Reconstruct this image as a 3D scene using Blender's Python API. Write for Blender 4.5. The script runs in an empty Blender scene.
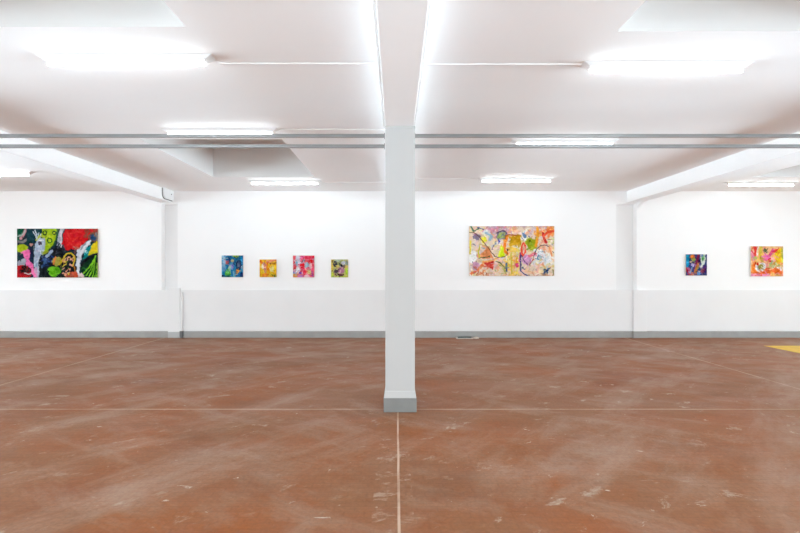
import bpy, bmesh, math, random
import numpy as np
from mathutils import Vector

random.seed(7)
C = bpy.context.scene.collection
F = 470.0                       # focal length in pixels (800 px wide frame)
CAM_H = 1.5
CEIL = 3.30
BEAM = 3.043                    # underside of the beams
PIL_Y = 5.0                     # front of the central pillar
WALL = 10.60                    # front of the back wall
XL, XR, YF = -11.8, 11.8, -1.4  # unseen side walls, rear of the hall left open to let light in

# ------------------------------------------------------------------ materials
def lin(c):
    return tuple((v/255/12.92) if v/255 <= .04045 else ((v/255+.055)/1.055)**2.4 for v in c)

def new_mat(name):
    m = bpy.data.materials.new(name); m.use_nodes = True
    nt = m.node_tree
    return m, nt, nt.nodes, nt.links, nt.nodes['Principled BSDF']

def mat(name, rgb, rough=.6, metal=0., vary=.03, scale=6., bump=0., bscale=40.):
    m, nt, N, L, b = new_mat(name)
    tc = N.new('ShaderNodeTexCoord')
    nz = N.new('ShaderNodeTexNoise'); nz.inputs['Scale'].default_value = scale; nz.inputs['Detail'].default_value = 5
    L.new(tc.outputs['Object'], nz.inputs['Vector'])
    cr = N.new('ShaderNodeValToRGB')
    c = lin(rgb)
    cr.color_ramp.elements[0].position = .3; cr.color_ramp.elements[1].position = .7
    cr.color_ramp.elements[0].color = (*[max(0, v*(1-vary)) for v in c], 1)
    cr.color_ramp.elements[1].color = (*[min(1, v*(1+vary)) for v in c], 1)
    L.new(nz.outputs['Fac'], cr.inputs['Fac']); L.new(cr.outputs['Color'], b.inputs['Base Color'])
    b.inputs['Roughness'].default_value = rough; b.inputs['Metallic'].default_value = metal
    if bump:
        n2 = N.new('ShaderNodeTexNoise'); n2.inputs['Scale'].default_value = bscale; n2.inputs['Detail'].default_value = 4
        L.new(tc.outputs['Object'], n2.inputs['Vector'])
        bp = N.new('ShaderNodeBump'); bp.inputs['Strength'].default_value = bump; bp.inputs['Distance'].default_value = .01
        L.new(n2.outputs['Fac'], bp.inputs['Height']); L.new(bp.outputs['Normal'], b.inputs['Normal'])
    return m

def emission(name, rgb, strength):
    m, nt, N, L, b = new_mat(name)
    b.inputs['Base Color'].default_value = (*rgb, 1)
    b.inputs['Emission Color'].default_value = (*rgb, 1)
    b.inputs['Emission Strength'].default_value = strength
    return m

M_PANEL = mat('white_panel_paint', (247, 247, 247), .7, vary=.008, scale=1.2, bump=.03, bscale=25)
M_DADO = mat('white_masonry_paint', (236, 236, 236), .7, vary=.015, scale=1.5, bump=.10, bscale=9)
M_CEIL = mat('white_plaster', (250, 250, 250), .8, vary=.015, scale=.9, bump=.22, bscale=2.5)
M_WELL = mat('shade_toned_well_lining', (222, 220, 218), .8, vary=.015, scale=2)  # duller than the ceiling white, standing in for shade inside the wells
M_BEAM = mat('white_beam_paint', (250, 250, 250), .7, vary=.012, scale=2, bump=.10, bscale=7)
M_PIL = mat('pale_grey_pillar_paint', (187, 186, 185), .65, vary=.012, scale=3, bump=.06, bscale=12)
M_COLG = mat('pale_grey_column_paint', (238, 238, 238), .7, vary=.015, scale=3)
M_BASE = mat('grey_skirting_paint', (158, 157, 154), .5, vary=.07, scale=5, bump=.05)
M_STEEL = mat('galvanised_steel', (142, 142, 142), .42, .75, vary=.10, scale=3)
M_PVC = mat('white_plastic', (238, 238, 238), .45, vary=.01)
M_HOUSE = mat('white_lamp_enamel', (236, 236, 236), .4, vary=.01)
M_DARK = mat('dark_grey_rubber_and_shade', (110, 110, 110), .7, vary=.1)
M_GRATE = mat('dark_green_grey_iron', (92, 102, 98), .6, .3, vary=.15, scale=30)
M_MORTAR = mat('pale_mortar', (214, 202, 192), .9, vary=.08, scale=20, bump=.4)
M_RAW = mat('raw_canvas', (225, 215, 202), .9, vary=.05, scale=50, bump=.15, bscale=300)
M_YELLOW = mat('yellow_floor_paint', (226, 184, 42), .55, vary=.10, scale=7, bump=.05)
M_TUBE = emission('lit_tube_glass', (1, 1, 1), 62)

def floor_material():
    m, nt, N, L, b = new_mat('worn_red_brick_floor')
    tc = N.new('ShaderNodeTexCoord')
    def mapping(sx, sy, rot=0, loc=(0, 0, 0)):
        mp = N.new('ShaderNodeMapping'); mp.inputs['Scale'].default_value = (sx, sy, 1)
        mp.inputs['Rotation'].default_value = (0, 0, rot); mp.inputs['Location'].default_value = loc
        L.new(tc.outputs['Object'], mp.inputs['Vector']); return mp
    def streak(angle, along, across, loc=(0, 0, 0)):      # features drawn out along the given heading
        vr = N.new('ShaderNodeVectorRotate'); vr.rotation_type = 'Z_AXIS'; vr.inputs['Angle'].default_value = -angle
        L.new(tc.outputs['Object'], vr.inputs['Vector'])
        mp = N.new('ShaderNodeMapping'); mp.inputs['Scale'].default_value = (along, across, 1); mp.inputs['Location'].default_value = loc
        L.new(vr.outputs['Vector'], mp.inputs['Vector']); return mp
    def noise(mp, scale, detail=6, rough=.6, dist=0.):
        n = N.new('ShaderNodeTexNoise'); n.inputs['Scale'].default_value = scale
        n.inputs['Detail'].default_value = detail; n.inputs['Roughness'].default_value = rough
        n.inputs['Distortion'].default_value = dist
        L.new(mp.outputs['Vector'], n.inputs['Vector']); return n.outputs['Fac']
    def ramp(fac, stops):
        r = N.new('ShaderNodeValToRGB'); e = r.color_ramp.elements
        while len(e) < len(stops): e.new(.5)
        for k, (p, c) in enumerate(stops):
            e[k].position = p; e[k].color = (*c, 1)
        L.new(fac, r.inputs['Fac']); return r.outputs['Color']
    def mix(fac, a, bb, mode='MIX'):
        x = N.new('ShaderNodeMix'); x.data_type = 'RGBA'; x.blend_type = mode
        if isinstance(fac, float): x.inputs[0].default_value = fac
        else: L.new(fac, x.inputs[0])
        for s, v in ((6, a), (7, bb)):
            if isinstance(v, tuple): x.inputs[s].default_value = (*v, 1)
            else: L.new(v, x.inputs[s])
        return x.outputs[2]
    def math_(op, a, bb=None, cc=None):
        x = N.new('ShaderNodeMath'); x.operation = op
        for k, v in enumerate((a, bb, cc)):
            if v is None: continue
            if isinstance(v, (int, float)): x.inputs[k].default_value = v
            else: L.new(v, x.inputs[k])
        return x.outputs[0]
    # broad colour fields of the fired clay
    base = ramp(noise(mapping(.55, .8, .35), 1.0, 7, .62, .4),
                [(.30, lin((148, 80, 36))), (.44, lin((156, 96, 58))), (.56, lin((154, 102, 68))), (.70, lin((150, 86, 42)))])
    # orange patches
    of = ramp(noise(mapping(.6, .7, -.2, (3, 8, 0)), 1.0, 7, .68, .3), [(.47, (0, 0, 0)), (.62, (1, 1, 1))])
    base = mix(math_('MULTIPLY', of, .62), base, lin((168, 90, 26)))
    # dusty grey drag marks, long and slanting
    df = ramp(noise(streak(.85, .38, 1.15, (5, 1, 0)), 1.3, 9, .68, .25), [(.50, (0, 0, 0)), (.68, (1, 1, 1))])
    base = mix(math_('MULTIPLY', df, .55), base, lin((188, 158, 142)))
    df2 = ramp(noise(streak(-.6, .7, 1.8, (1, 4, 0)), 1.2, 9, .72, .2), [(.50, (0, 0, 0)), (.66, (1, 1, 1))])
    base = mix(math_('MULTIPLY', df2, .48), base, lin((180, 150, 134)))
    # darker soaked stains
    sf = ramp(noise(mapping(.8, .9, .1, (9, 2, 0)), 1.3, 7, .65), [(.54, (0, 0, 0)), (.70, (1, 1, 1))])
    base = mix(math_('MULTIPLY', sf, .35), base, lin((118, 72, 42)))
    # pale smudges, chips and scuffs, thicker in some places than others
    where = ramp(noise(mapping(.5, .5, 0, (2, 7, 0)), 1.1, 3), [(.40, (.15, .15, .15)), (.60, (1, 1, 1))])
    wf = ramp(noise(streak(.5, 1.6, 2.6), 1.7, 10, .74, .4), [(.585, (0, 0, 0)), (.66, (1, 1, 1))])
    base = mix(math_('MULTIPLY', math_('MULTIPLY', wf, where), .75), base, lin((208, 192, 178)))
    wf2 = ramp(noise(streak(.1, 3.0, 5.0, (2, 2, 0)), 1.6, 7, .66, .5), [(.665, (0, 0, 0)), (.70, (1, 1, 1))])
    base = mix(math_('MULTIPLY', wf2, .85), base, lin((226, 214, 202)))
    # grain between the little bricks
    br = N.new('ShaderNodeTexBrick')
    br.inputs['Color1'].default_value = (1, 1, 1, 1); br.inputs['Color2'].default_value = (.90, .90, .90, 1)
    br.inputs['Mortar'].default_value = (.80, .82, .84, 1)
    br.inputs['Scale'].default_value = 1; br.inputs['Brick Width'].default_value = .13
    br.inputs['Row Height'].default_value = .065; br.inputs['Mortar Size'].default_value = .006
    L.new(tc.outputs['Object'], br.inputs['Vector'])
    base = mix(.45, base, br.outputs['Color'], 'MULTIPLY')
    fine = ramp(noise(mapping(1, 1), 38, 4, .7), [(.3, (.84, .84, .84)), (.7, (1.1, 1.1, 1.1))])
    base = mix(1.0, base, fine, 'MULTIPLY')
    # pale joint strips on the bay lines
    sx = N.new('ShaderNodeSeparateXYZ'); L.new(tc.outputs['Object'], sx.inputs[0])
    X, Y = sx.outputs[0], sx.outputs[1]
    wob = math_('MULTIPLY', math_('SUBTRACT', noise(mapping(1, 1), 1.1, 2), .5), .012)
    Xw, Yw = math_('ADD', X, wob), math_('ADD', Y, wob)
    def line(v, at, w): return math_('LESS_THAN', math_('ABSOLUTE', math_('SUBTRACT', v, at)), w)
    mid = math_('MULTIPLY', line(Xw, .018, .0085), math_('LESS_THAN', Y, 5.2))
    side = math_('MAXIMUM', line(Xw, 5.13, .012), math_('MULTIPLY', line(Xw, -5.20, .02), .6))
    cross = math_('MAXIMUM', line(Yw, 5.10, .016), line(Yw, -.4, .012))
    worn = ramp(noise(mapping(1, 1), 1.7, 5), [(.38, (.45, .45, .45)), (.55, (1, 1, 1))])
    ln = math_('MULTIPLY', math_('MAXIMUM', mid, math_('MAXIMUM', math_('MULTIPLY', side, .75), math_('MULTIPLY', cross, .62))), worn)
    base = mix(math_('MULTIPLY', ln, .85), base, lin((222, 196, 178)))
    # smeared cement beside the joint in front of the pillar
    near = math_('MULTIPLY', math_('LESS_THAN', math_('ABSOLUTE', math_('SUBTRACT', Xw, -.02)), .13), math_('LESS_THAN', Y, 4.2))
    sm = ramp(noise(mapping(3, 5), 2, 6, .7), [(.54, (0, 0, 0)), (.64, (1, 1, 1))])
    base = mix(math_('MULTIPLY', math_('MULTIPLY', near, sm), .45), base, lin((208, 190, 178)))
    base = mix(1.0, base, (.84, .83, .76), 'MULTIPLY')
    L.new(base, b.inputs['Base Color'])
    rr = ramp(noise(mapping(.7, 1.4, .3), 1.5, 6), [(.3, (.42, .42, .42)), (.7, (.66, .66, .66))])
    L.new(rr, b.inputs['Roughness'])
    b.inputs['Specular IOR Level'].default_value = .35
    bp = N.new('ShaderNodeBump'); bp.inputs['Strength'].default_value = .15; bp.inputs['Distance'].default_value = .004
    L.new(br.outputs['Fac'], bp.inputs['Height']); bp.invert = True
    L.new(bp.outputs['Normal'], b.inputs['Normal'])
    return m
M_FLOOR = floor_material()

# ------------------------------------------------------------------ mesh helpers
def add_box(bm, x0, x1, y0, y1, z0, z1):
    v = [bm.verts.new(p) for p in ((x0, y0, z0), (x1, y0, z0), (x1, y1, z0), (x0, y1, z0),
                                   (x0, y0, z1), (x1, y0, z1), (x1, y1, z1), (x0, y1, z1))]
    for f in ((0, 3, 2, 1), (4, 5, 6, 7), (0, 1, 5, 4), (1, 2, 6, 5), (2, 3, 7, 6), (3, 0, 4, 7)):
        bm.faces.new([v[i] for i in f])

def add_prism(bm, pts, axis, a, b):
    """pts: 2-D outline; extruded from a to b along axis ('x' -> pts are (y, z); 'y' -> (x, z); 'z' -> (x, y))."""
    def p3(p, t):
        return (t, p[0], p[1]) if axis == 'x' else (p[0], t, p[1]) if axis == 'y' else (p[0], p[1], t)
    A = [bm.verts.new(p3(p, a)) for p in pts]; B = [bm.verts.new(p3(p, b)) for p in pts]
    n = len(pts)
    bm.faces.new(A); bm.faces.new(B[::-1])
    for i in range(n):
        bm.faces.new((A[i], B[i], B[(i+1) % n], A[(i+1) % n]))

def add_rod(bm, p0, p1, r, n=12):
    p0, p1 = Vector(p0), Vector(p1); d = (p1-p0).normalized()
    u = d.orthogonal().normalized(); w = d.cross(u)
    A, B = [], []
    for i in range(n):
        t = 2*math.pi*i/n; o = (u*math.cos(t)+w*math.sin(t))*r
        A.append(bm.verts.new(p0+o)); B.append(bm.verts.new(p1+o))
    bm.faces.new(A[::-1]); bm.faces.new(B)
    for i in range(n):
        bm.faces.new((A[i], A[(i+1) % n], B[(i+1) % n], B[i]))

def obj(name, bm, m, parent=None, bevel=0., smooth=False):
    bmesh.ops.recalc_face_normals(bm, faces=bm.faces)
    me = bpy.data.meshes.new(name); bm.to_mesh(me); bm.free()
    me.materials.append(m)
    o = bpy.data.objects.new(name, me); C.objects.link(o)
    if parent: o.parent = parent
    if bevel:
        md = o.modifiers.new('bevel', 'BEVEL'); md.width = bevel; md.segments = 2; md.limit_method = 'ANGLE'
    if smooth:
        for p in me.polygons: p.use_smooth = True
    return o

def box(name, dims, m, parent=None, bevel=0.):
    bm = bmesh.new(); add_box(bm, *dims); return obj(name, bm, m, parent, bevel)

def tag(o, label=None, cat=None, group=None, kind=None):
    if label: o['label'] = label
    if cat: o['category'] = cat
    if group: o['group'] = group
    if kind: o['kind'] = kind
    return o

def empty(name, loc, label, cat, group=None, kind=None):
    o = bpy.data.objects.new(name, None); C.objects.link(o)
    o.location = loc; o.empty_display_size = .1
    return tag(o, label, cat, group, kind)

# ------------------------------------------------------------------ the setting
bm = bmesh.new(); add_box(bm, XL, XR, YF, 11.2, -.1, 0)
tag(obj('floor', bm, M_FLOOR), 'worn red-brown brick floor with pale joint lines and white scuffs', 'floor', kind='structure')

# ceiling with its blanked-off skylight wells: (x0, x1, y0, y1, height)
HOLES = [(-3.50, -1.56, 6.42, 9.00, .64), (6.83, 8.75, 6.42, 9.00, .64),
         (1.66, 3.56, 2.2, 3.53, .235), (-3.50, -1.55, 2.2, 3.465, .235)]
bm = bmesh.new()
xs = sorted({XL, XR} | {h[0] for h in HOLES} | {h[1] for h in HOLES})
ys = sorted({YF, 11.2} | {h[2] for h in HOLES} | {h[3] for h in HOLES})
V = {(x, y): bm.verts.new((x, y, CEIL)) for x in xs for y in ys}
for i in range(len(xs)-1):
    for j in range(len(ys)-1):
        cx, cy = (xs[i]+xs[i+1])/2, (ys[j]+ys[j+1])/2
        if any(h[0] < cx < h[1] and h[2] < cy < h[3] for h in HOLES): continue
        bm.faces.new((V[xs[i], ys[j]], V[xs[i], ys[j+1]], V[xs[i+1], ys[j+1]], V[xs[i+1], ys[j]]))
for (x0, x1, y0, y1, h) in HOLES:
    t = [bm.verts.new(p) for p in ((x0, y0, CEIL), (x1, y0, CEIL), (x1, y1, CEIL), (x0, y1, CEIL))]
    u = [bm.verts.new((p.co.x, p.co.y, CEIL+h)) for p in t]
    for k in range(4):
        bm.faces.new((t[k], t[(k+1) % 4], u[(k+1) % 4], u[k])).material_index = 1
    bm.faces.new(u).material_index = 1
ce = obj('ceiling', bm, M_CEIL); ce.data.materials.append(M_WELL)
tag(ce, 'white plastered ceiling with sunken rectangular skylight wells', 'ceiling', kind='structure')

# back wall: masonry dado, with three boarded upper panels standing between the columns
tag(box('wall_back', (XL, XR, WALL-.015, 11.1, 0, 1.072), M_DADO), 'low white painted masonry wall below the picture panels', 'wall', kind='structure')
GAPL, GAPR = (-5.29, -4.925), (4.965, 5.43)
for nm, x0, x1, lab in (('wall_back_left', XL, GAPL[0], 'white boarded wall panel behind the large dark painting'),
                        ('wall_back_middle', GAPL[1], GAPR[0], 'wide white boarded wall panel behind the central pillar'),
                        ('wall_back_right', GAPR[1], XR, 'white boarded wall panel at the right end of the back wall')):
    tag(box(nm, (x0, x1, WALL, 11.1, 1.072, CEIL), M_PANEL), lab, 'wall', kind='structure')
for nm, x0, side in (('wall_left', XL-.2, 'left'), ('wall_right', XR, 'right')):
    bm = bmesh.new(); add_box(bm, x0, x0+.2, YF, 8.2, 0, .5); add_box(bm, x0, x0+.2, 8.2, 11.2, 0, CEIL)  # unseen walls, low part admits fill light, solid bay shades the back wall
    tag(obj(nm, bm, M_PANEL), f'white {side} side wall, unseen, cut low to let light in and solid to shade the back wall', 'wall', kind='structure')

# engaged columns seen in the slots between the panels
for nm, x0, x1, lab in (('column', GAPL[0], GAPL[1], 'pale grey wall column in the slot left of the small paintings'),
                        ('column', GAPR[0], GAPR[1], 'pale grey wall column in the slot right of the large pale painting')):
    bm = bmesh.new()
    add_box(bm, x0, x1, WALL+.165, 11.1, 1.072, CEIL)
    add_box(bm, x0+.002, x1-.002, WALL+.012, WALL+.165, BEAM-.02, CEIL)     # bearing block beside the beam end
    o = obj(nm, bm, M_COLG); o.data.materials.append(M_BEAM)
    for f in list(o.data.polygons)[6:]: f.material_index = 1
    tag(o, lab, 'column', kind='structure')

# skirting
bm = bmesh.new()
def skirt(bm, x0, x1, y1, h=.15, d=.022):
    add_prism(bm, [(y1-d, 0), (y1, 0), (y1, h), (y1-d+.012, h), (y1-d, h-.014)], 'x', x0, x1)
skirt(bm, XL, -5.12, WALL-.015); skirt(bm, -4.78, 5.32, WALL-.015); skirt(bm, 5.625, XR, WALL-.015)
tag(obj('baseboard_back', bm, M_BASE), 'grey painted skirting along the foot of the back wall', 'baseboard', kind='structure')

# lower pier below the right column, with its own piece of skirting
r = empty('pier', (5.47, WALL, 0), 'shallow white pier with grey foot under the right ceiling beam', 'pier', kind='structure')
P = r.location
box('shaft', (5.32-P.x, 5.62-P.x, -.075, -.016, .15, 1.072), M_DADO, r, .004)
box('skirting', (5.312-P.x, 5.628-P.x, -.09, -.016, 0, .15), M_BASE, r, .004)

# low boxed-in casing and pipe below the left column
r = empty('pipe_casing', (-4.98, WALL, 0), 'narrow white boxed pipe casing on the low wall left of the blue painting', 'casing', kind='structure')
P = r.location
box('casing', (-5.12-P.x, -4.85-P.x, -.06, -.016, .135, 1.12), M_DADO, r, .006)
box('foot', (-5.12-P.x, -4.86-P.x, -.05, -.016, 0, .135), mat('light_grey_paint', (186, 187, 187), .6), r, .003)
r = empty('drain_pipe', (-4.815, WALL-.05, 0), 'slim white vertical pipe with dark grey shoe beside the boxed casing', 'pipe')
bm = bmesh.new(); add_rod(bm, (0, 0, .15), (0, 0, 1.02), .026, 16); o = obj('pipe', bm, M_PVC, r, smooth=False)
bm = bmesh.new(); add_box(bm, -.031, .031, -.034, .034, .022, .155); add_box(bm, -.022, .022, -.025, .025, 0, .03)
tag(obj('pipe_shoe', bm, M_DARK, r, .006), 'dark grey pipe shoe')

# ceiling beams (run front to back)
def beam(x0, x1, lab, haunch=None):
    bm = bmesh.new()
    add_box(bm, x0, x1, YF, WALL, BEAM, CEIL)
    if haunch:
        hx0, hx1 = haunch
        pts = [(WALL, BEAM)] + [(WALL-.42+.42*math.sin(t), BEAM-.15+.15*math.cos(t)) for t in [k*math.pi/16 for k in range(9)]]
        add_prism(bm, pts, 'x', hx0, hx1)
    tag(obj('ceiling_beam', bm, M_BEAM, bevel=.008), lab, 'beam', kind='structure')
beam(-.118, .192, 'white ceiling beam running over the central pillar')
beam(-5.335, -5.045, 'white ceiling beam on the left, ending above the grey column slot')
beam(5.20, 5.50, 'white ceiling beam on the right, curving down at the wall', (5.436, 5.498))

# ------------------------------------------------------------------ pillars
def pillar(x, label):
    r = empty('pillar', (x, PIL_Y+.16, 0), label, 'pillar', kind='structure')
    w = .157; bw = .175
    bm = bmesh.new()
    rings = [(bw-.003, .15), (bw-.005, .165), (w+.004, .215), (w, .225), (w, BEAM-.03), (w+.003, BEAM-.025), (w+.003, BEAM)]
    prev = None
    for (s, z) in rings:
        cur = [bm.verts.new((a*s, b*s, z)) for a, b in ((-1, -1), (1, -1), (1, 1), (-1, 1))]
        if prev is None: bm.faces.new(cur[::-1])
        else:
            for k in range(4): bm.faces.new((prev[k], prev[(k+1) % 4], cur[(k+1) % 4], cur[k]))
        prev = cur
    bm.faces.new(prev)
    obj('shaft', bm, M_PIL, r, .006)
    o = box('plinth', (-bw, bw, -bw, bw, 0, .15), mat('grey_plinth_paint', (128, 128, 126), .5, vary=.06, bump=.05), r, .005)
    tag(o, 'grey painted plinth')
    return r
pillar(.044, 'square white pillar with grey foot standing in the middle of the hall')
pillar(-5.19, 'square white pillar carrying the left beam, beyond the left picture edge')
pillar(5.35, 'square white pillar carrying the right beam, beyond the right picture edge')

# steel rails strung between the pillars
def rail(x0, x1, z, label):
    r = empty('steel_rail', ((x0+x1)/2, PIL_Y+.10, z), label, 'rail', 'steel rails either side of the central pillar')
    h = (x1-x0)/2
    bm = bmesh.new()                       # open channel: web at the back, lips above and below
    prof = [(-.018, .016), (.018, .016), (.018, -.016), (-.018, -.016), (-.018, -.011), (.012, -.011), (.012, .011), (-.018, .011)]
    prof = [(-.018, .016), (.018, .016), (.018, -.016), (-.018, -.016), (-.018, -.012), (-.010, -.012), (-.010, .012), (-.018, .012)]
    add_prism(bm, prof, 'x', -h+.004, h-.004)
    obj('channel', bm, M_STEEL, r)
    for s in (-1, 1):
        bm = bmesh.new(); add_box(bm, s*h-(.008 if s > 0 else 0), s*h+(0 if s > 0 else .008), -.026, .026, -.026, .026)
        obj('end_plate', bm, M_STEEL, r)
for z, nm in ((2.966, 'upper'), (2.853, 'lower')):
    rail(-5.03, -.12, z, f'{nm} thin steel rail left of the central pillar')
    rail(.20, 5.19, z, f'{nm} thin steel rail right of the central pillar')

# ------------------------------------------------------------------ strip lights
def strip_light(cx, cy, label, tube_len=1.32):
    r = empty('ceiling_light', (cx, cy, CEIL), label, 'ceiling light', 'fluorescent strip lights on the ceiling')
    t = tube_len/2; h = t+.075
    bm = bmesh.new()                      # tray housing: wider and longer at the ceiling than at its lower face
    A = [bm.verts.new(p) for p in ((-h, -.062, 0), (h, -.062, 0), (h, .062, 0), (-h, .062, 0))]
    B = [bm.verts.new(p) for p in ((-t-.01, -.040, -.038), (t+.01, -.040, -.038), (t+.01, .040, -.038), (-t-.01, .040, -.038))]
    bm.faces.new(A); bm.faces.new(B[::-1])
    for k in range(4): bm.faces.new((A[k], A[(k+1) % 4], B[(k+1) % 4], B[k]))
    obj('housing', bm, M_HOUSE, r, .003)
    bm = bmesh.new(); add_rod(bm, (-t, 0, -.060), (t, 0, -.060), .014, 16)
    tag(obj('tube', bm, M_TUBE, r), 'glowing white tube')
    for s in (-1, 1):
        bm = bmesh.new(); x = s*t
        add_prism(bm, [(-.012, -.037), (.012, -.037), (.012, -.066), (.006, -.072), (-.006, -.072), (-.012, -.066)], 'x', x-.006, x+.006)
        obj('lamp_holder', bm, M_HOUSE, r, .002)
LAMPS = [(-2.268, F/118.8, 'large lit strip light at upper left, nearest the camera on that side'),
         (2.347, F/115.0, 'large lit strip light at upper right, nearest the camera on that side'),
         (-2.23, F/78.8, 'lit strip light just in front of the left skylight well'),
         (2.32, F/72.5, 'lit strip light partly behind the steel rails, right of the pillar'),
         (-2.22, F/50.1, 'lit strip light near the back wall above the four small paintings'),
         (2.33, F/51.5, 'lit strip light near the back wall above the large pale painting'),
         (-7.30, F/55.2, 'lit strip light left of the left beam, cut by the picture edge'),
         (7.41, F/49.2, 'lit strip light right of the right beam, above the orange and pink painting')]
for a in LAMPS: strip_light(*a)

# cable trunking on the ceiling, one run per lamp row
def trunk(x0, x1, y, label):
    r = empty('ceiling_cable_trunking', ((x0+x1)/2, y, CEIL), label, 'cable trunking', 'cable trunking on the ceiling')
    h = (x1-x0)/2
    bm = bmesh.new(); add_prism(bm, [(-.010, 0), (.010, 0), (.010, -.008), (.007, -.011), (-.007, -.011), (-.010, -.008)], 'x', -h, h)
    obj('duct', bm, M_PVC, r)
    s = 1 if x1 <= 0 else -1
    box('end_box', (s*h-.03, s*h+.02, -.022, .022, -.028, 0), M_PVC, r, .004)
trunk(-1.52, -.150, F/115.4, 'thin white cable trunking from the large left lamp to the central beam')
trunk(.225, 1.61, F/115.0, 'thin white cable trunking from the large right lamp to the central beam')
trunk(-1.48, -.150, F/78.8, 'thin white cable trunking beside the lamp at the left skylight well')
trunk(-1.47, -.150, F/49.4, 'thin white cable trunking near the back wall left of the pillar')
trunk(.225, 1.59, F/51.3, 'thin white cable trunking near the back wall right of the pillar')

def conduit(x, r_, label, ys):
    r = empty('conduit', (x, 3, BEAM+.03), label, 'conduit', 'conduits along the central beam')
    bm = bmesh.new(); add_rod(bm, (0, YF-3+.1, 0), (0, PIL_Y+.1-3, 0), r_, 12)
    obj('pipe', bm, M_PVC, r)
    for y in ys:
        bm = bmesh.new(); add_rod(bm, (0, y-3-.012, 0), (0, y-3+.012, 0), r_+.004, 12)
        obj('saddle_clip', bm, M_HOUSE, r)
conduit(-.118-.0135, .012, 'white conduit along the left edge of the central beam', (1.2, 2.1, 2.75, 3.3, 3.9, 4.6))
conduit(.192+.0105, .009, 'thinner white conduit along the right edge of the central beam', (1.2, 2.3, 3.1, 3.9, 4.6))

# cover plate at the wall end of the left beam
r = empty('cover_plate', (-5.045, 10.36, BEAM+.13), 'white rounded cover plate on the end of the left beam by the grey column', 'cover plate')
def plate_outline(y0, y1, z0, z1, rad):
    return [(y1, z1), (y0, z1)] + [(y0+rad-rad*math.cos(t), z0+rad-rad*math.sin(t)) for t in [k*math.pi/14 for k in range(8)]] + [(y1, z0)]
bm = bmesh.new(); add_prism(bm, plate_outline(-.235, .22, -.108, .122, .12), 'x', 0, .012)
obj('edge_shade', bm, M_DARK, r)  # dark strip put in as the shade along the plate's near and lower edges
bm = bmesh.new(); add_prism(bm, plate_outline(-.222, .22, -.092, .122, .112), 'x', .012, .045)
obj('plate', bm, M_PVC, r, .003)
bm = bmesh.new(); add_rod(bm, (.045, .10, .03), (.052, .10, .03), .014, 12); add_box(bm, .050, .054, .09, .11, .028, .032)
obj('screw', bm, M_DARK, r)

# drain and crumb of mortar at the foot of the wall
r = empty('floor_drain', (1.55, 10.47, 0), 'small dark floor drain with pale rim at the foot of the back wall', 'floor drain')
bm = bmesh.new()
for d in ((-.21, .15, -.10, -.045), (-.21, .15, .055, .085), (-.21, -.175, -.045, .055), (.13, .15, -.045, .055)):
    add_box(bm, *d, 0, .012)
obj('rim', bm, M_MORTAR, r, .004)
bm = bmesh.new(); add_box(bm, -.172, .128, -.043, .053, 0, .030)
for k in range(13): add_box(bm, -.165+k*.0235, -.153+k*.0235, -.04, .05, .028, .038)
tag(obj('grate', bm, M_GRATE, r), 'dark slotted grate')
bm = bmesh.new(); bmesh.ops.create_icosphere(bm, subdivisions=3, radius=1)
rnd = random.Random(3)
for v in bm.verts:
    v.co = Vector((v.co.x*.07, v.co.y*.06, max(0, v.co.z)*.035))*(1+rnd.uniform(-.07, .07))
    v.co.z = max(0, v.co.z)
o = obj('mortar_lump', bm, M_MORTAR, smooth=True); o.location = (1.78, 10.46, 0)
tag(o, 'pale crumbled mortar lump on the floor just right of the drain', 'rubble')

# yellow painted bay on the floor at right
bm = bmesh.new(); add_prism(bm, [(7.36, 8.35), (8.9, 8.35), (8.9, 9.42), (7.37, 9.42)], 'z', .0005, .003)
tag(obj('floor_marking', bm, M_YELLOW), 'yellow painted patch on the floor at the right edge', 'floor marking')

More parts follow.
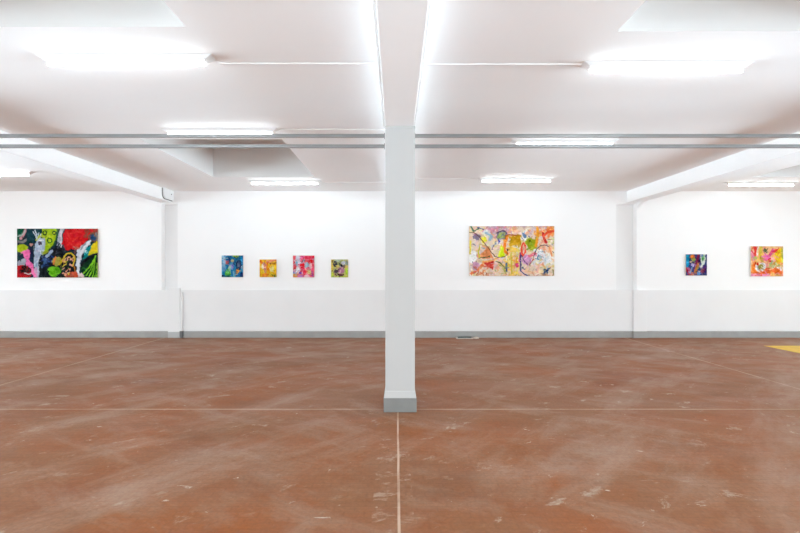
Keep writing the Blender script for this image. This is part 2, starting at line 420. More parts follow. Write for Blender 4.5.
# ------------------------------------------------------------------ paintings
class Paint:
    """A small raster painter; its colours become the pigment of a fine mesh."""
    def __init__(s, w, h, bg, seed):
        s.w, s.h = w, h; s.a = np.zeros((h, w, 3)); s.a[:] = bg
        s.t = np.zeros((h, w)); s.asp = w/h
        s.v, s.u = np.mgrid[0:h, 0:w]; s.u = (s.u+.5)/w; s.v = (s.v+.5)/h
        s.r = np.random.RandomState(seed)
        n = lambda k: np.kron(s.r.rand(h//k+2, w//k+2), np.ones((k, k)))[:h, :w]
        g = (n(3)+n(6)*1.2+n(12))/3.2-.5
        for _ in range(2):
            g = (g+np.roll(g, 1, 0)+np.roll(g, -1, 0)+np.roll(g, 1, 1)+np.roll(g, -1, 1))/5
        s.n1, s.n2 = g, np.roll(g[::-1, ::-1], 7, 1)
    def put(s, mask, col, op=1., jit=14):
        mask = np.clip(mask, 0, 1)*op
        c = np.array(col, float)+s.n1[..., None]*jit*4
        s.a = s.a*(1-mask[..., None])+c*mask[..., None]
        s.t = s.t*(1-mask)+mask*(s.r.rand()*.6+.4)
    def wu(s, k=.06): return s.u+s.n1*k/s.asp, s.v+s.n2*k
    def ell(s, cx, cy, rx, ry, col, op=1., rot=0., wob=.08, ring=0.):
        u, v = s.wu(wob); x, y = (u-cx)*s.asp, v-cy
        c, q = math.cos(rot), math.sin(rot); x, y = x*c+y*q, y*c-x*q
        d = np.sqrt((x/(rx*s.asp))**2+(y/ry)**2)
        m = np.clip((1-d)*ry*s.h*1.2+.5, 0, 1)
        if ring: m = m*(1-np.clip((1-ring-d)*ry*s.h*1.2+.5, 0, 1))
        s.put(m, col, op)
    def poly(s, pts, col, op=1., wob=.06):
        u, v = s.wu(wob); ins = np.zeros(u.shape, bool)
        n = len(pts)
        for i in range(n):
            (x0, y0), (x1, y1) = pts[i], pts[(i+1) % n]
            if y0 == y1: continue
            ins ^= ((v < y0) != (v < y1)) & (u < (x1-x0)*(v-y0)/(y1-y0)+x0)
        m = ins.astype(float)
        m = (m+np.roll(m, 1, 0)+np.roll(m, -1, 0)+np.roll(m, 1, 1)+np.roll(m, -1, 1))/5
        s.put(m, col, op)
    def stroke(s, pts, w, col, op=1., wob=.03):
        u, v = s.wu(wob); d = np.full(u.shape, 9.)
        P = []
        for i in range(len(pts)-1):        # smooth polyline
            p0 = pts[max(i-1, 0)]; p1 = pts[i]; p2 = pts[i+1]; p3 = pts[min(i+2, len(pts)-1)]
            for k in range(6):
                t = k/6
                P.append(tuple(.5*(2*p1[j]+(p2[j]-p0[j])*t+(2*p0[j]-5*p1[j]+4*p2[j]-p3[j])*t*t+(3*p1[j]-p0[j]-3*p2[j]+p3[j])*t**3) for j in (0, 1)))
        P.append(pts[-1])
        for (x0, y0), (x1, y1) in zip(P, P[1:]):
            ax, ay = (u-x0)*s.asp, v-y0; bx, by = (x1-x0)*s.asp, y1-y0
            t = np.clip((ax*bx+ay*by)/(bx*bx+by*by+1e-9), 0, 1)
            d = np.minimum(d, np.hypot(ax-bx*t, ay-by*t))
        s.put(np.clip((w/2-d)*s.h+.5, 0, 1), col, op)
    def busy(s, n, size=(.03, .07), reach=.09, jit=26, op=.8):
        """Broken brushwork: short strokes that carry colour from one spot to its neighbourhood."""
        for _ in range(n):
            x, y = s.r.rand(2)
            i = int(np.clip(x+s.r.uniform(-reach, reach)/s.asp, 0, .999)*s.w); j = int(np.clip(y+s.r.uniform(-reach, reach), 0, .999)*s.h)
            c = np.clip(s.a[j, i]+s.r.uniform(-jit, jit)+s.r.uniform(-jit, jit, 3)*.7, 4, 252)
            a = s.r.rand()*math.pi; l = s.r.uniform(*size); dx, dy = math.cos(a)*l/s.asp, math.sin(a)*l
            s.stroke([(x-dx, y-dy), (x+dx, y+dy)], l*s.r.uniform(.3, .7), c, op)
    def dabs(s, n, cols, box=(0, 0, 1, 1), size=(.03, .09), op=.75):
        for _ in range(n):
            x = box[0]+(box[2]-box[0])*s.r.rand(); y = box[1]+(box[3]-box[1])*s.r.rand()
            a = s.r.rand()*math.pi; l = size[0]+(size[1]-size[0])*s.r.rand()
            c = cols[s.r.randint(len(cols))]
            dx, dy = math.cos(a)*l/s.asp, math.sin(a)*l
            s.stroke([(x-dx, y-dy), (x+s.r.uniform(-.3, .3)*dy, y+s.r.uniform(-.3, .3)*dx), (x+dx, y+dy)], l*s.r.uniform(.35, .8), c, op)

M_PIG, nt, N, L, b = new_mat('oil_paint')
at = N.new('ShaderNodeAttribute'); at.attribute_name = 'pigment'
L.new(at.outputs['Color'], b.inputs['Base Color']); b.inputs['Roughness'].default_value = .8
b.inputs['Specular IOR Level'].default_value = .08

def painting(px0, px1, py0, py1, p, label, thick=.028, group=None, busy=170, gain=.97):
    if busy: p.busy(busy)
    p.a = np.clip(p.a, 0, 255)*gain
    yf = WALL-.012-thick
    S = F/yf
    x0, x1 = (px0-396)/S, (px1-396)/S; z1, z0 = CAM_H+(271-py0)/S, CAM_H+(271-py1)/S
    w, h = x1-x0, z1-z0
    r = empty('painting', ((x0+x1)/2, WALL-.002, z0), label, 'painting', group)
    bm = bmesh.new(); add_box(bm, -w/2, w/2, -thick-.008, -.012, 0, h)
    tag(obj('stretched_canvas', bm, M_RAW, r, .004), 'raw canvas sides')
    for s in (-1, 1):
        box('hanger', (s*w*.3-.02, s*w*.3+.02, -.012, .001, h*.72, h*.72+.06), M_STEEL, r)
    verts, faces = [], []
    for j in range(p.h):
        for i in range(p.w):
            verts.append((-w/2+.002+(w-.004)*i/(p.w-1), -thick-.0095-.004*p.t[j, i], h-.002-(h-.004)*j/(p.h-1)))
    for j in range(p.h-1):
        for i in range(p.w-1):
            k = j*p.w+i; faces.append((k, k+p.w, k+p.w+1, k+1))
    me = bpy.data.meshes.new('painted_surface'); me.from_pydata(verts, [], faces)
    at = me.color_attributes.new('pigment', 'FLOAT_COLOR', 'POINT')
    a = np.clip(p.a/255, 0, 1); a = np.where(a <= .04045, a/12.92, ((a+.055)/1.055)**2.4)
    at.data.foreach_set('color', np.concatenate([a, np.ones((p.h, p.w, 1))], 2).astype(np.float32).ravel())
    me.materials.append(M_PIG)
    for q in me.polygons: q.use_smooth = True
    o = bpy.data.objects.new('painted_surface', me); C.objects.link(o); o.parent = r
    return r

# -- large dark painting at left
p = Paint(230, 140, (22, 42, 54), 1)
p.dabs(60, [(18, 60, 60), (30, 34, 60), (12, 30, 36), (40, 60, 70)], size=(.04, .1))
p.poly([(0, 0), (.11, 0), (.06, .22), (0, .26)], (14, 88, 62))
p.stroke([(.115, 0), (.075, .14), (.05, .2)], .06, (196, 138, 146)); p.stroke([(.01, .16), (.07, .12), (.1, .04)], .025, (170, 190, 180))
p.stroke([(.0, .26), (.08, .27), (.12, .22)], .05, (120, 118, 120))
p.poly([(.12, 0), (.31, 0), (.3, .2), (.2, .3), (.13, .24)], (14, 52, 62))
p.poly([(.31, 0), (.52, 0), (.49, .2), (.44, .34), (.38, .43), (.34, .52), (.30, .5)], (158, 190, 22))
p.dabs(14, [(190, 210, 40), (120, 160, 20), (200, 200, 60)], (.33, .05, .47, .4), (.02, .05))
p.ell(.345, .09, .03, .05, (24, 50, 30), ring=.45, wob=.02); p.ell(.46, .09, .026, .045, (30, 70, 40), ring=.45, wob=.02); p.ell(.405, .245, .035, .055, (40, 90, 30), ring=.35, wob=.02)
p.stroke([(.5, .02), (.485, .2), (.45, .33)], .03, (40, 90, 60))
p.poly([(.29, .17), (.345, .2), (.35, .3), (.325, .5), (.275, .72), (.28, 1), (.225, 1), (.205, .72), (.215, .45), (.235, .25)], (168, 184, 204))
p.dabs(26, [(196, 206, 220), (140, 160, 186), (180, 176, 196)], (.23, .3, .31, .98), (.03, .07))
for q in ([(.2, .06), (.23, .15), (.25, .25)], [(.225, .03), (.245, .14), (.255, .22)], [(.275, .09), (.262, .16), (.25, .26)], [(.3, .12), (.285, .17), (.262, .26)]): p.stroke(q, .018, (186, 196, 206))
p.stroke([(.23, .24), (.28, .15), (.34, .17)], .03, (170, 185, 60)); p.ell(.29, .3, .02, .045, (70, 66, 80)); p.ell(.3, .25, .024, .03, (226, 226, 232))
p.ell(.06, .4, .085, .085, (164, 186, 24)); p.ell(.17, .32, .018, .03, (190, 140, 130))
p.poly([(0, .66), (.1, .6), (.13, .74), (0, .78)], (168, 172, 186))
p.ell(.17, .55, .03, .09, (22, 36, 66))
p.ell(.07, .88, .12, .14, (192, 22, 34)); p.ell(.11, .87, .09, .09, (150, 14, 26)); p.dabs(16, [(20, 22, 24), (36, 44, 36), (14, 14, 16)], (.07, .76, .19, .9), (.03, .06)); p.stroke([(.1, .9), (.15, .93), (.19, .9)], .02, (200, 190, 190))
p.poly([(.045, .47), (.15, .43), (.165, .55), (.145, .62), (.2, .75), (.245, .97), (.25, 1), (.21, 1), (.17, .82), (.12, .75), (.1, .6)], (240, 112, 172))
p.stroke([(.25, .98), (.235, .8)], .03, (210, 150, 190))
p.stroke([(.565, 0), (.53, .16), (.51, .33)], .075, (176, 180, 192)); p.stroke([(.55, .04), (.545, .2), (.55, .38)], .03, (214, 208, 214))
p.poly([(.6, .02), (.75, 0), (1, 0), (.96, .1), (.88, .2), (.82, .32), (.75, .44), (.6, .43), (.555, .32), (.57, .12)], (206, 20, 30))
p.dabs(22, [(222, 36, 30), (180, 14, 30), (214, 50, 40)], (.6, .05, .82, .4), (.04, .08), .6)
p.dabs(20, [(150, 64, 44), (120, 70, 50), (170, 44, 40)], (.8, .0, 1, .14), (.03, .07)); p.dabs(10, [(180, 130, 110), (150, 90, 80)], (.7, .38, .82, .48), (.02, .05))
p.ell(.5, .47, .08, .09, (18, 20, 26)); p.dabs(14, [(10, 12, 16), (60, 64, 76), (34, 40, 50)], (.44, .36, .6, .55), (.03, .07))
p.ell(.52, .35, .03, .05, (40, 48, 60))
p.poly([(.3, .52), (.7, .5), (.735, .8), (.7, 1), (.28, 1), (.27, .7)], (20, 26, 32))
p.dabs(18, [(42, 72, 140), (60, 100, 150), (30, 50, 100)], (.31, .56, .45, .78), (.03, .06)); p.stroke([(.37, .56), (.43, .46)], .06, (150, 168, 190)); p.stroke([(.33, .5), (.38, .46)], .04, (150, 160, 40))
p.ell(.49, .66, .05, .09, (160, 150, 62), rot=.4); p.stroke([(.45, .72), (.48, .58)], .03, (214, 120, 60))
p.stroke([(.52, .73), (.6, .54), (.66, .5), (.71, .58), (.7, .72)], .03, (216, 190, 40))
p.ell(.465, .87, .075, .115, (92, 172, 22)); p.dabs(8, [(120, 196, 40), (70, 140, 20)], (.42, .8, .51, .95), (.03, .06), .6)
for k in range(24):
    x, y = p.r.uniform(.55, .7), p.r.uniform(.55, .97)
    p.ell(x, y, .011, .024, [(226, 150, 120), (214, 190, 60), (230, 170, 140), (90, 120, 40)][k % 4], rot=p.r.rand())
p.stroke([(.715, .55), (.705, .75), (.72, .9)], .02, (196, 120, 30))
p.ell(.7, .95, .075, .07, (198, 78, 48)); p.ell(.66, .97, .05, .05, (160, 70, 50))
p.poly([(.75, .95), (.82, .88), (.86, 1), (.74, 1)], (224, 196, 196))
p.poly([(.74, .45), (.9, .2), (.9, .3), (.8, .55), (.78, .8), (.73, .9)], (206, 212, 222))
p.stroke([(.9, .25), (.8, .48), (.755, .72), (.76, .92)], .045, (220, 224, 232)); p.stroke([(.84, .3), (.79, .42)], .03, (140, 150, 160))
p.poly([(.84, .48), (.92, .3), (.97, .34), (.9, .52), (.8, .66), (.77, .8)], (6, 128, 124)); p.dabs(8, [(20, 160, 170), (60, 170, 160), (10, 90, 90)], (.84, .36, .94, .52), (.02, .05)); p.ell(.855, .46, .014, .025, (200, 220, 226))
p.poly([(.93, .3), (1, .22), (1, .5), (.94, .5), (.88, .55), (.9, .45)], (228, 200, 26)); p.stroke([(.9, .5), (.99, .48)], .04, (200, 190, 30))
p.ell(.94, .17, .06, .085, (128, 84, 60)); p.ell(.94, .18, .042, .06, (40, 70, 108)); p.stroke([(.98, .1), (1, .25)], .04, (120, 110, 110))
p.poly([(.77, .8), (.86, .64), (1, .5), (1, 1), (.84, 1)], (10, 48, 26))
p.stroke([(.8, .74), (.88, .6), (1, .53)], .05, (12, 16, 18))
for e in ((.82, .92), (.86, .95), (.895, .98), (.93, .99), (.965, 1)): p.stroke([(.97, .56), ((.97+e[0])/2, (.6+e[1])/2+.02), e], .026, (112, 190, 30))
p.stroke([(.985, .7), (.99, .98)], .02, (150, 200, 50)); p.dabs(6, [(30, 110, 40), (20, 90, 30)], (.84, .74, .97, .98), (.03, .06))
p.busy(150, (.012, .035), .05, 30)
p.ell(.345, .09, .028, .05, (24, 50, 30), ring=.4, wob=.02); p.ell(.46, .09, .024, .045, (30, 70, 40), ring=.4, wob=.02); p.ell(.405, .245, .032, .055, (40, 90, 30), ring=.35, wob=.02)
for q in ([(.2, .06), (.23, .15), (.25, .25)], [(.225, .03), (.245, .14), (.255, .22)], [(.3, .12), (.285, .17), (.262, .26)]): p.stroke(q, .014, (196, 204, 214))
p.ell(.29, .3, .016, .04, (70, 60, 80)); p.stroke([(.245, .24), (.29, .16), (.345, .2), (.35, .34)], .018, (180, 190, 80))
p.stroke([(.52, .73), (.6, .54), (.66, .5), (.71, .58), (.7, .72)], .02, (206, 180, 40))
for k in range(18):
    p.ell(p.r.uniform(.55, .69), p.r.uniform(.56, .95), .009, .02, [(226, 150, 120), (214, 190, 60), (230, 170, 140)][k % 3], rot=p.r.rand())
for e in ((.82, .92), (.86, .95), (.895, .98), (.93, .99)): p.stroke([(.97, .56), ((.97+e[0])/2, (.6+e[1])/2+.02), e], .014, (130, 200, 40)); p.stroke([(.975, .6), ((.97+e[0])/2+.02, (.6+e[1])/2+.04), (e[0]+.018, e[1])], .014, (10, 40, 20))
painting(17, 98, 228.6, 277.6, p, 'large dark painting with red, black, green and pink shapes at far left', busy=0, gain=.92)

# -- large pale painting right of the pillar
p = Paint(240, 144, (228, 206, 184), 2)
PALE = [(240, 216, 190), (244, 190, 150), (238, 176, 160), (244, 226, 170), (246, 240, 232), (206, 214, 222), (216, 190, 206), (236, 150, 110), (226, 206, 120), (214, 196, 160)]
p.dabs(260, PALE, size=(.03, .1), op=.7)
p.dabs(90, [(120, 150, 180), (150, 170, 90), (236, 120, 80), (90, 100, 130), (250, 248, 244), (246, 232, 120), (220, 120, 140)], size=(.012, .035), op=.7)
p.dabs(40, [(240, 206, 70), (236, 220, 90), (240, 180, 60)], (.4, .3, .58, 1), (.03, .08), .6)
p.busy(300, (.02, .06))
p.dabs(30, [(220, 130, 150), (196, 140, 170), (180, 150, 180)], (.24, 0, .5, .2), (.03, .07), .6)
p.dabs(22, [(236, 146, 70), (240, 120, 60), (244, 170, 80)], (.76, 0, 1, .2), (.03, .08), .7)
p.dabs(26, [(232, 236, 238), (214, 224, 230), (246, 244, 240)], (.78, .45, .98, .75), (.03, .07), .8)
p.ell(.035, .62, .06, .13, (246, 244, 242)); p.dabs(8, [(60, 70, 80), (120, 120, 130)], (.0, .55, .1, .8), (.008, .02))
p.ell(.09, .22, .045, .06, (132, 116, 140)); p.ell(.175, .27, .03, .06, (232, 224, 60)); p.stroke([(.02, .0), (.06, .1), (.11, .05)], .03, (80, 120, 90)); p.stroke([(.1, .03), (.17, .07)], .02, (60, 80, 140))
p.stroke([(.02, .3), (.01, .55)], .03, (236, 214, 60)); p.stroke([(.2, .14), (.26, .2), (.24, .28)], .05, (150, 180, 200))
p.ell(.385, .2, .075, .095, (124, 116, 148)); p.ell(.37, .2, .045, .06, (150, 170, 90)); p.dabs(8, [(90, 100, 140), (170, 180, 110), (70, 70, 100)], (.33, .12, .44, .28), (.02, .05)); p.ell(.352, .32, .018, .03, (36, 66, 190)); p.stroke([(.32, .14), (.4, .1), (.44, .15)], .025, (90, 80, 100))
p.stroke([(.45, .2), (.425, .33), (.42, .48), (.45, .55)], .055, (240, 130, 40)); p.stroke([(.42, .22), (.47, .18), (.6, .2)], .025, (176, 96, 30))
p.poly([(.475, .2), (.6, .2), (.6, .37), (.48, .4)], (202, 152, 24)); p.dabs(12, [(220, 170, 40), (180, 140, 20), (230, 190, 70)], (.48, .2, .6, .38), (.03, .06), .7)
p.ell(.645, .18, .022, .06, (110, 136, 176)); p.ell(.66, .28, .03, .04, (226, 226, 226))
p.ell(.73, .36, .06, .13, (150, 164, 30), rot=-.4); p.dabs(12, [(170, 180, 40), (120, 140, 30), (190, 180, 60)], (.68, .27, .78, .46), (.02, .06)); p.ell(.7, .32, .012, .02, (60, 60, 30))
p.stroke([(.8, .05), (.8, .2), (.78, .4)], .05, (240, 160, 50))
p.stroke([(.865, .14), (.875, .22), (.9, .33)], .045, (202, 40, 40)); p.stroke([(.87, .22), (.92, .13), (.99, .11)], .045, (232, 84, 50)); p.stroke([(.92, .27), (1, .27)], .012, (110, 80, 60))
p.poly([(.385, .37), (.41, .42), (.415, .6), (.335, .63), (.36, .5)], (204, 228, 24)); p.stroke([(.39, .4), (.35, .6)], .03, (230, 240, 80))
p.stroke([(.63, .35), (.61, .45), (.63, .6), (.66, .5), (.65, .36)], .035, (240, 84, 60)); p.stroke([(.59, .7), (.6, .55)], .04, (230, 90, 130)); p.ell(.56, .78, .03, .05, (224, 60, 110))
p.ell(.675, .68, .05, .1, (206, 150, 190)); p.stroke([(.7, .6), (.78, .55)], .05, (230, 110, 130))
p.stroke([(.6, .58), (.605, .75), (.61, .9), (.7, 1)], .025, (60, 60, 120)); p.stroke([(.6, .55), (.64, .68), (.68, .76)], .018, (90, 60, 100)); p.stroke([(.7, .78), (.76, .65)], .02, (170, 60, 60))
p.poly([(.22, .43), (.285, .63), (.15, .66), (.14, .55)], (226, 142, 92)); p.poly([(.14, .7), (.28, .66), (.34, .63), (.3, .7), (.16, .78)], (240, 170, 100))
p.poly([(.17, .73), (.29, .69), (.285, .88), (.26, .86)], (204, 58, 50)); p.dabs(6, [(190, 40, 44), (220, 90, 70)], (.2, .73, .28, .82), (.02, .05))
p.stroke([(.12, .64), (.18, .63), (.24, .6)], .018, (60, 80, 50)); p.stroke([(.13, .4), (.11, .52), (.13, .62)], .025, (200, 190, 40))
p.ell(.09, .8, .05, .08, (200, 150, 180)); p.stroke([(.03, .95), (.1, .88), (.16, .78)], .05, (226, 120, 70)); p.dabs(12, [(226, 120, 70), (220, 150, 110), (200, 90, 60)], (.02, .84, .22, 1), (.03, .06))
p.busy(230, (.012, .035), .05, 34)
p.stroke([(.05, .12), (.15, .27), (.25, .5), (.31, .61), (.38, .62), (.44, .58), (.45, .46)], .016, (108, 66, 44)); p.stroke([(.0, .13), (.06, .13)], .016, (90, 70, 60))
p.stroke([(.76, .62), (.79, .46), (.85, .39), (.92, .41), (.99, .53)], .016, (70, 60, 70))
p.dabs(20, [(246, 244, 240), (226, 232, 236)], (.8, .48, .93, .74), (.015, .04)); p.dabs(14, [(80, 130, 160), (60, 110, 160), (130, 170, 190)], (.79, .5, .9, .76), (.015, .035)); p.ell(.95, .48, .03, .08, (240, 190, 150)); p.stroke([(.94, .42), (.97, .6)], .03, (232, 150, 100))
p.dabs(9, [(30, 60, 120), (50, 90, 130), (30, 50, 80)], (.87, .84, .94, .97), (.02, .045)); p.stroke([(.98, .88), (.99, .97)], .02, (120, 120, 60))
p.stroke([(.32, .7), (.37, .75), (.42, .82)], .018, (70, 90, 70)); p.stroke([(.44, .74), (.44, .9)], .035, (60, 80, 140)); p.stroke([(.42, .85), (.46, .83)], .03, (90, 100, 150)); p.stroke([(.495, .55), (.5, .95)], .022, (200, 180, 60)); p.stroke([(.54, .6), (.53, .9)], .02, (220, 160, 120))
p.dabs(12, [(120, 150, 90), (160, 170, 80)], (.34, .7, .44, 1), (.02, .05), .5)
p.dabs(26, [(180, 120, 80), (210, 150, 110), (150, 110, 90)], (.0, .97, 1, 1), (.02, .05), .6); p.dabs(20, [(220, 110, 120), (190, 150, 170), (170, 130, 90)], (.2, .0, 1, .03), (.02, .05), .6)
painting(469, 554.4, 226, 276, p, 'large pale multicoloured painting with thin curved lines right of the pillar', busy=0)

# -- four small square paintings
def small(n, bg, seed): return Paint(n, n, bg, seed)
SM = 'row of four small square paintings'
p = small(72, (24, 110, 160), 3)
p.dabs(70, [(20, 90, 140), (40, 140, 190), (16, 60, 100), (70, 160, 200), (14, 120, 150)], size=(.06, .14))
p.stroke([(.05, .0), (.12, .3), (.06, .5)], .14, (150, 190, 216)); p.ell(.1, .55, .1, .2, (110, 160, 200), .8)
p.ell(.65, .03, .14, .05, (150, 180, 40)); p.ell(.27, .33, .08, .09, (170, 70, 70)); p.ell(.5, .24, .08, .08, (186, 176, 130)); p.stroke([(.2, .2), (.4, .12), (.55, .16)], .06, (10, 60, 110))
p.ell(.8, .45, .14, .26, (20, 44, 80)); p.ell(.78, .42, .07, .13, (92, 104, 128)); p.stroke([(.9, .1), (.95, .4)], .08, (30, 140, 200))
p.ell(.47, .52, .11, .13, (140, 130, 190)); p.ell(.38, .6, .07, .13, (150, 190, 170), rot=.3); p.ell(.3, .82, .14, .12, (70, 160, 60)); p.stroke([(.3, .62), (.42, .86)], .06, (110, 180, 60))
p.ell(.75, .72, .08, .07, (236, 160, 40)); p.ell(.7, .83, .05, .05, (170, 140, 90)); p.stroke([(.55, .75), (.57, .97)], .07, (110, 170, 190)); p.ell(.06, .94, .09, .06, (16, 24, 60)); p.ell(.3, .96, .18, .05, (24, 90, 90)); p.ell(.92, .92, .09, .1, (14, 40, 90)); p.stroke([(.93, .55), (.99, .62)], .06, (190, 216, 230))
painting(221.6, 243.2, 255.4, 277.2, p, 'small square blue painting, first of the four small ones from the left', group=SM)
p = small(64, (232, 184, 30), 4)
p.dabs(60, [(240, 200, 40), (226, 160, 20), (236, 210, 70), (220, 140, 30)], size=(.06, .14))
p.stroke([(.02, .05), (.15, .2), (.28, .25)], .12, (226, 110, 30)); p.stroke([(.28, .25), (.35, .3)], .1, (110, 50, 20)); p.ell(.5, .14, .12, .1, (230, 150, 140)); p.stroke([(.62, .1), (.95, .06)], .1, (220, 130, 100)); p.stroke([(.62, .22), (.8, .24), (.97, .18)], .09, (120, 70, 30))
p.ell(.2, .4, .07, .17, (232, 214, 190)); p.stroke([(.35, .3), (.33, .6), (.38, .75)], .12, (214, 120, 110)); p.ell(.35, .64, .05, .1, (150, 120, 140)); p.stroke([(.46, .2), (.45, .45)], .08, (236, 110, 30)); p.ell(.7, .52, .13, .17, (240, 224, 150)); p.ell(.5, .6, .09, .14, (232, 150, 30))
p.ell(.35, .88, .2, .1, (224, 130, 40)); p.ell(.72, .85, .16, .1, (216, 190, 50)); p.ell(.9, .92, .09, .07, (70, 90, 50)); p.stroke([(.02, .5), (.06, .9)], .09, (226, 160, 30))
painting(259.5, 276.6, 259.4, 277.2, p, 'small square yellow painting between the small blue and red paintings', group=SM)
p = small(72, (220, 110, 130), 5)
p.dabs(50, [(226, 70, 80), (236, 150, 160), (214, 190, 200), (230, 90, 110), (190, 200, 220)], size=(.06, .14))
p.stroke([(.05, .02), (.1, .5), (.06, .7)], .1, (210, 70, 80)); p.ell(.24, .2, .1, .2, (204, 210, 224)); p.ell(.17, .4, .06, .11, (90, 180, 206)); p.stroke([(.4, .06), (.7, .1), (.98, .04)], .13, (220, 50, 80)); p.stroke([(.36, .12), (.5, .06)], .1, (236, 120, 180))
p.ell(.42, .46, .09, .11, (226, 20, 30)); p.ell(.82, .28, .1, .09, (230, 30, 40)); p.ell(.62, .42, .1, .12, (150, 190, 200)); p.ell(.53, .24, .05, .04, (50, 60, 70)); p.ell(.93, .5, .05, .3, (220, 70, 90)); p.ell(.82, .5, .08, .14, (240, 190, 190))
p.ell(.24, .66, .1, .15, (224, 222, 226)); p.ell(.35, .78, .07, .07, (120, 60, 150)); p.stroke([(.5, .6), (.55, .9)], .12, (226, 40, 70)); p.ell(.75, .75, .1, .1, (206, 214, 120)); p.ell(.9, .82, .06, .12, (130, 60, 130)); p.ell(.1, .92, .1, .07, (214, 140, 40)); p.ell(.35, .94, .12, .05, (190, 130, 200)); p.ell(.65, .94, .14, .05, (230, 190, 200)); p.ell(.06, .8, .05, .08, (90, 110, 170))
painting(292.9, 314.4, 255.5, 277.4, p, 'small square red and pink painting, third of the four small ones', group=SM)
p = small(64, (176, 176, 110), 6)
p.dabs(50, [(196, 196, 90), (150, 160, 110), (170, 180, 150), (200, 190, 120), (120, 140, 90)], size=(.06, .13))
p.stroke([(.08, .02), (.06, .6)], .12, (206, 180, 70)); p.ell(.25, .26, .13, .17, (40, 44, 60)); p.ell(.4, .06, .15, .06, (176, 190, 170)); p.ell(.7, .2, .14, .1, (190, 190, 206)); p.stroke([(.48, .26), (.62, .36), (.72, .4)], .1, (44, 40, 60)); p.ell(.38, .42, .07, .1, (206, 176, 90))
p.ell(.58, .6, .2, .17, (186, 130, 150)); p.stroke([(.4, .6), (.55, .5)], .06, (70, 40, 60)); p.stroke([(.5, .75), (.62, .55)], .05, (226, 170, 190)); p.ell(.3, .66, .12, .09, (60, 50, 70)); p.ell(.5, .86, .26, .08, (90, 50, 56)); p.ell(.9, .7, .07, .16, (156, 200, 40)); p.ell(.95, .65, .04, .04, (50, 60, 40)); p.ell(.08, .85, .07, .13, (190, 206, 60)); p.ell(.06, .66, .03, .03, (60, 60, 40)); p.ell(.92, .2, .07, .12, (130, 140, 130)); p.ell(.88, .42, .06, .1, (210, 170, 80)); p.stroke([(.3, .96), (.9, .96)], .06, (176, 200, 70))
painting(331, 348.2, 259.4, 277.4, p, 'small square olive, plum and black painting nearest the central pillar', group=SM)

# -- two paintings at right
p = small(76, (50, 60, 120), 8)
p.dabs(50, [(30, 40, 100), (60, 40, 100), (40, 90, 140), (90, 40, 90)], size=(.06, .14))
p.stroke([(.05, .0), (.08, .3), (.04, .55)], .15, (30, 150, 190)); p.ell(.2, .2, .08, .16, (20, 70, 110)); p.ell(.32, .12, .1, .09, (226, 120, 40)); p.ell(.36, .25, .1, .08, (150, 170, 80)); p.stroke([(.6, .02), (.52, .35), (.42, .5)], .12, (120, 30, 70)); p.ell(.22, .37, .06, .06, (226, 190, 160)); p.ell(.33, .5, .09, .08, (170, 160, 206))
p.stroke([(.88, .02), (.84, .35), (.74, .62)], .13, (206, 214, 206)); p.stroke([(.72, .04), (.72, .3), (.8, .5)], .06, (214, 226, 214)); p.ell(.79, .22, .06, .1, (70, 150, 80)); p.ell(.95, .1, .05, .1, (24, 40, 110)); p.ell(.64, .34, .06, .09, (20, 36, 80))
p.stroke([(.58, .48), (.48, .7), (.42, .95)], .13, (190, 110, 50)); p.ell(.55, .62, .05, .08, (150, 140, 70)); p.ell(.12, .75, .11, .12, (200, 110, 150)); p.stroke([(.02, .65), (.12, .92)], .08, (160, 20, 50)); p.ell(.28, .92, .13, .08, (180, 80, 70)); p.stroke([(.3, .6), (.22, .85)], .06, (110, 150, 180)); p.ell(.9, .6, .13, .12, (60, 30, 100)); p.ell(.82, .78, .1, .09, (130, 50, 70)); p.ell(.6, .88, .09, .09, (90, 150, 200)); p.ell(.92, .92, .1, .08, (20, 30, 90)); p.ell(.66, .8, .04, .04, (226, 220, 210))
painting(685.8, 707, 254.2, 275.6, p, 'small square dark blue and violet painting right of the right beam')
p = small(100, (236, 180, 130), 9)
p.dabs(90, [(240, 170, 100), (236, 200, 90), (240, 150, 140), (244, 214, 180), (232, 140, 80)], size=(.05, .12))
p.stroke([(.12, .04), (.16, .2), (.1, .35)], .1, (220, 60, 50)); p.stroke([(.04, .2), (.08, .45)], .09, (236, 150, 180)); p.stroke([(.22, .04), (.2, .3)], .06, (240, 236, 230)); p.stroke([(.32, .04), (.3, .3), (.36, .5)], .09, (206, 176, 60)); p.ell(.47, .15, .06, .06, (90, 100, 70)); p.ell(.56, .1, .08, .07, (240, 190, 140)); p.stroke([(.7, .1), (.6, .28), (.5, .38)], .09, (214, 70, 130)); p.ell(.48, .36, .1, .09, (240, 110, 180)); p.ell(.6, .45, .07, .07, (220, 20, 50)); p.ell(.7, .42, .07, .1, (240, 170, 170))
p.ell(.86, .3, .13, .25, (236, 196, 30)); p.dabs(10, [(240, 170, 30), (216, 180, 40), (250, 220, 80)], (.76, .1, .97, .6), (.04, .08)); p.stroke([(.96, .05), (.97, .5)], .05, (170, 170, 70)); p.stroke([(.86, .06), (.74, .18)], .04, (206, 40, 40)); p.ell(.68, .62, .12, .12, (170, 200, 130)); p.dabs(8, [(140, 180, 100), (220, 226, 190), (190, 120, 60)], (.57, .54, .8, .76), (.03, .07)); p.stroke([(.6, .82), (.75, .76), (.88, .7)], .05, (240, 236, 240))
p.ell(.3, .68, .16, .16, (236, 234, 236)); p.ell(.3, .68, .08, .08, (150, 140, 60)); p.ell(.31, .68, .12, .12, (160, 160, 170), ring=.25); p.ell(.21, .58, .04, .05, (210, 40, 30)); p.stroke([(.1, .55), (.08, .75), (.16, .86)], .09, (240, 120, 40)); p.ell(.14, .4, .08, .05, (170, 190, 90))
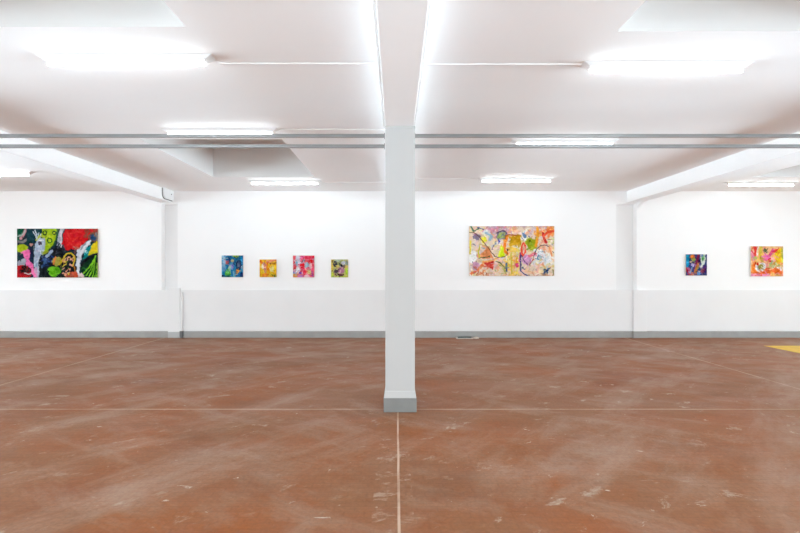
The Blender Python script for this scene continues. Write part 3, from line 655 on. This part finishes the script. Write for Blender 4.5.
p.stroke([(.1, .9), (.4, .88), (.6, .84), (.8, .8), (.93, .88)], .1, (236, 110, 40)); p.stroke([(.02, .95), (.3, .96), (.55, .96)], .09, (240, 150, 190)); p.ell(.86, .96, .1, .05, (206, 150, 80)); p.ell(.95, .74, .05, .07, (226, 210, 220)); p.ell(.5, .78, .05, .07, (226, 90, 60))
painting(750.8, 783.2, 246.2, 276.4, p, 'square orange, yellow and pink painting nearest the right edge')

# ------------------------------------------------------------------ daylight with added fill, camera, view
w = bpy.data.worlds.new('World'); bpy.context.scene.world = w; w.use_nodes = True
wn, wl = w.node_tree.nodes, w.node_tree.links
bg = wn['Background']                      # plain sky above an added, dimmer ground level
SKY, GROUND_FILL, SIDE_FILL, TUBE = 2.6, 0.9, 43.0, 17.0
tc = wn.new('ShaderNodeTexCoord'); sp = wn.new('ShaderNodeSeparateXYZ'); wl.new(tc.outputs['Generated'], sp.inputs[0])
def wmap(src, a, b_, c, d):
    m_ = wn.new('ShaderNodeMapRange'); m_.interpolation_type = 'SMOOTHSTEP'
    for k, v in zip(('From Min', 'From Max', 'To Min', 'To Max'), (a, b_, c, d)): m_.inputs[k].default_value = v
    wl.new(src, m_.inputs['Value']); return m_.outputs[0]
def wmath(op, a, b_):
    m_ = wn.new('ShaderNodeMath'); m_.operation = op
    for k, v in enumerate((a, b_)):
        if isinstance(v, (int, float)): m_.inputs[k].default_value = v
        else: wl.new(v, m_.inputs[k])
    return m_.outputs[0]
absx = wmath('ABSOLUTE', sp.outputs[0], 0)
rear = wmap(sp.outputs[2], -.38, -.05, GROUND_FILL, SKY)                  # added ground light below the horizon, sky above
side = wmath('MULTIPLY', wmap(sp.outputs[2], -.165, -.02, SIDE_FILL, 0), wmap(absx, .86, .96, 0, 1))   # added fill from either side that lifts ceiling and beams
wl.new(rear, bg.inputs['Strength'])
bg2 = wn.new('ShaderNodeBackground'); bg2.inputs['Color'].default_value = (.78, 1.0, 1.14, 1); wl.new(side, bg2.inputs['Strength'])
ad = wn.new('ShaderNodeAddShader'); wl.new(bg.outputs[0], ad.inputs[0]); wl.new(bg2.outputs[0], ad.inputs[1])
wl.new(ad.outputs[0], wn['World Output'].inputs['Surface'])
bg.inputs['Color'].default_value = (.885, 1.0, 1.045, 1)
tb = M_TUBE.node_tree.nodes['Principled BSDF']; tb.inputs['Emission Strength'].default_value = TUBE
tb.inputs['Emission Color'].default_value = (.885, 1.0, 1.045, 1)

cd = bpy.data.cameras.new('Camera'); cam = bpy.data.objects.new('Camera', cd); C.objects.link(cam)
cam.location = (0, 0, CAM_H); cam.rotation_euler = (math.pi/2, 0, 0)
cd.sensor_fit = 'HORIZONTAL'; cd.sensor_width = 36; cd.lens = 36*F/800
cd.shift_x = 4/800; cd.shift_y = 4.5/800
cd.clip_end = 100
sc = bpy.context.scene
sc.camera = cam
vs = sc.view_settings
vs.view_transform = 'Standard'; vs.look = 'None'; vs.exposure = 0.34; vs.gamma = 1; vs.use_curve_mapping = False
sc.cycles.max_bounces = 14; sc.cycles.diffuse_bounces = 10
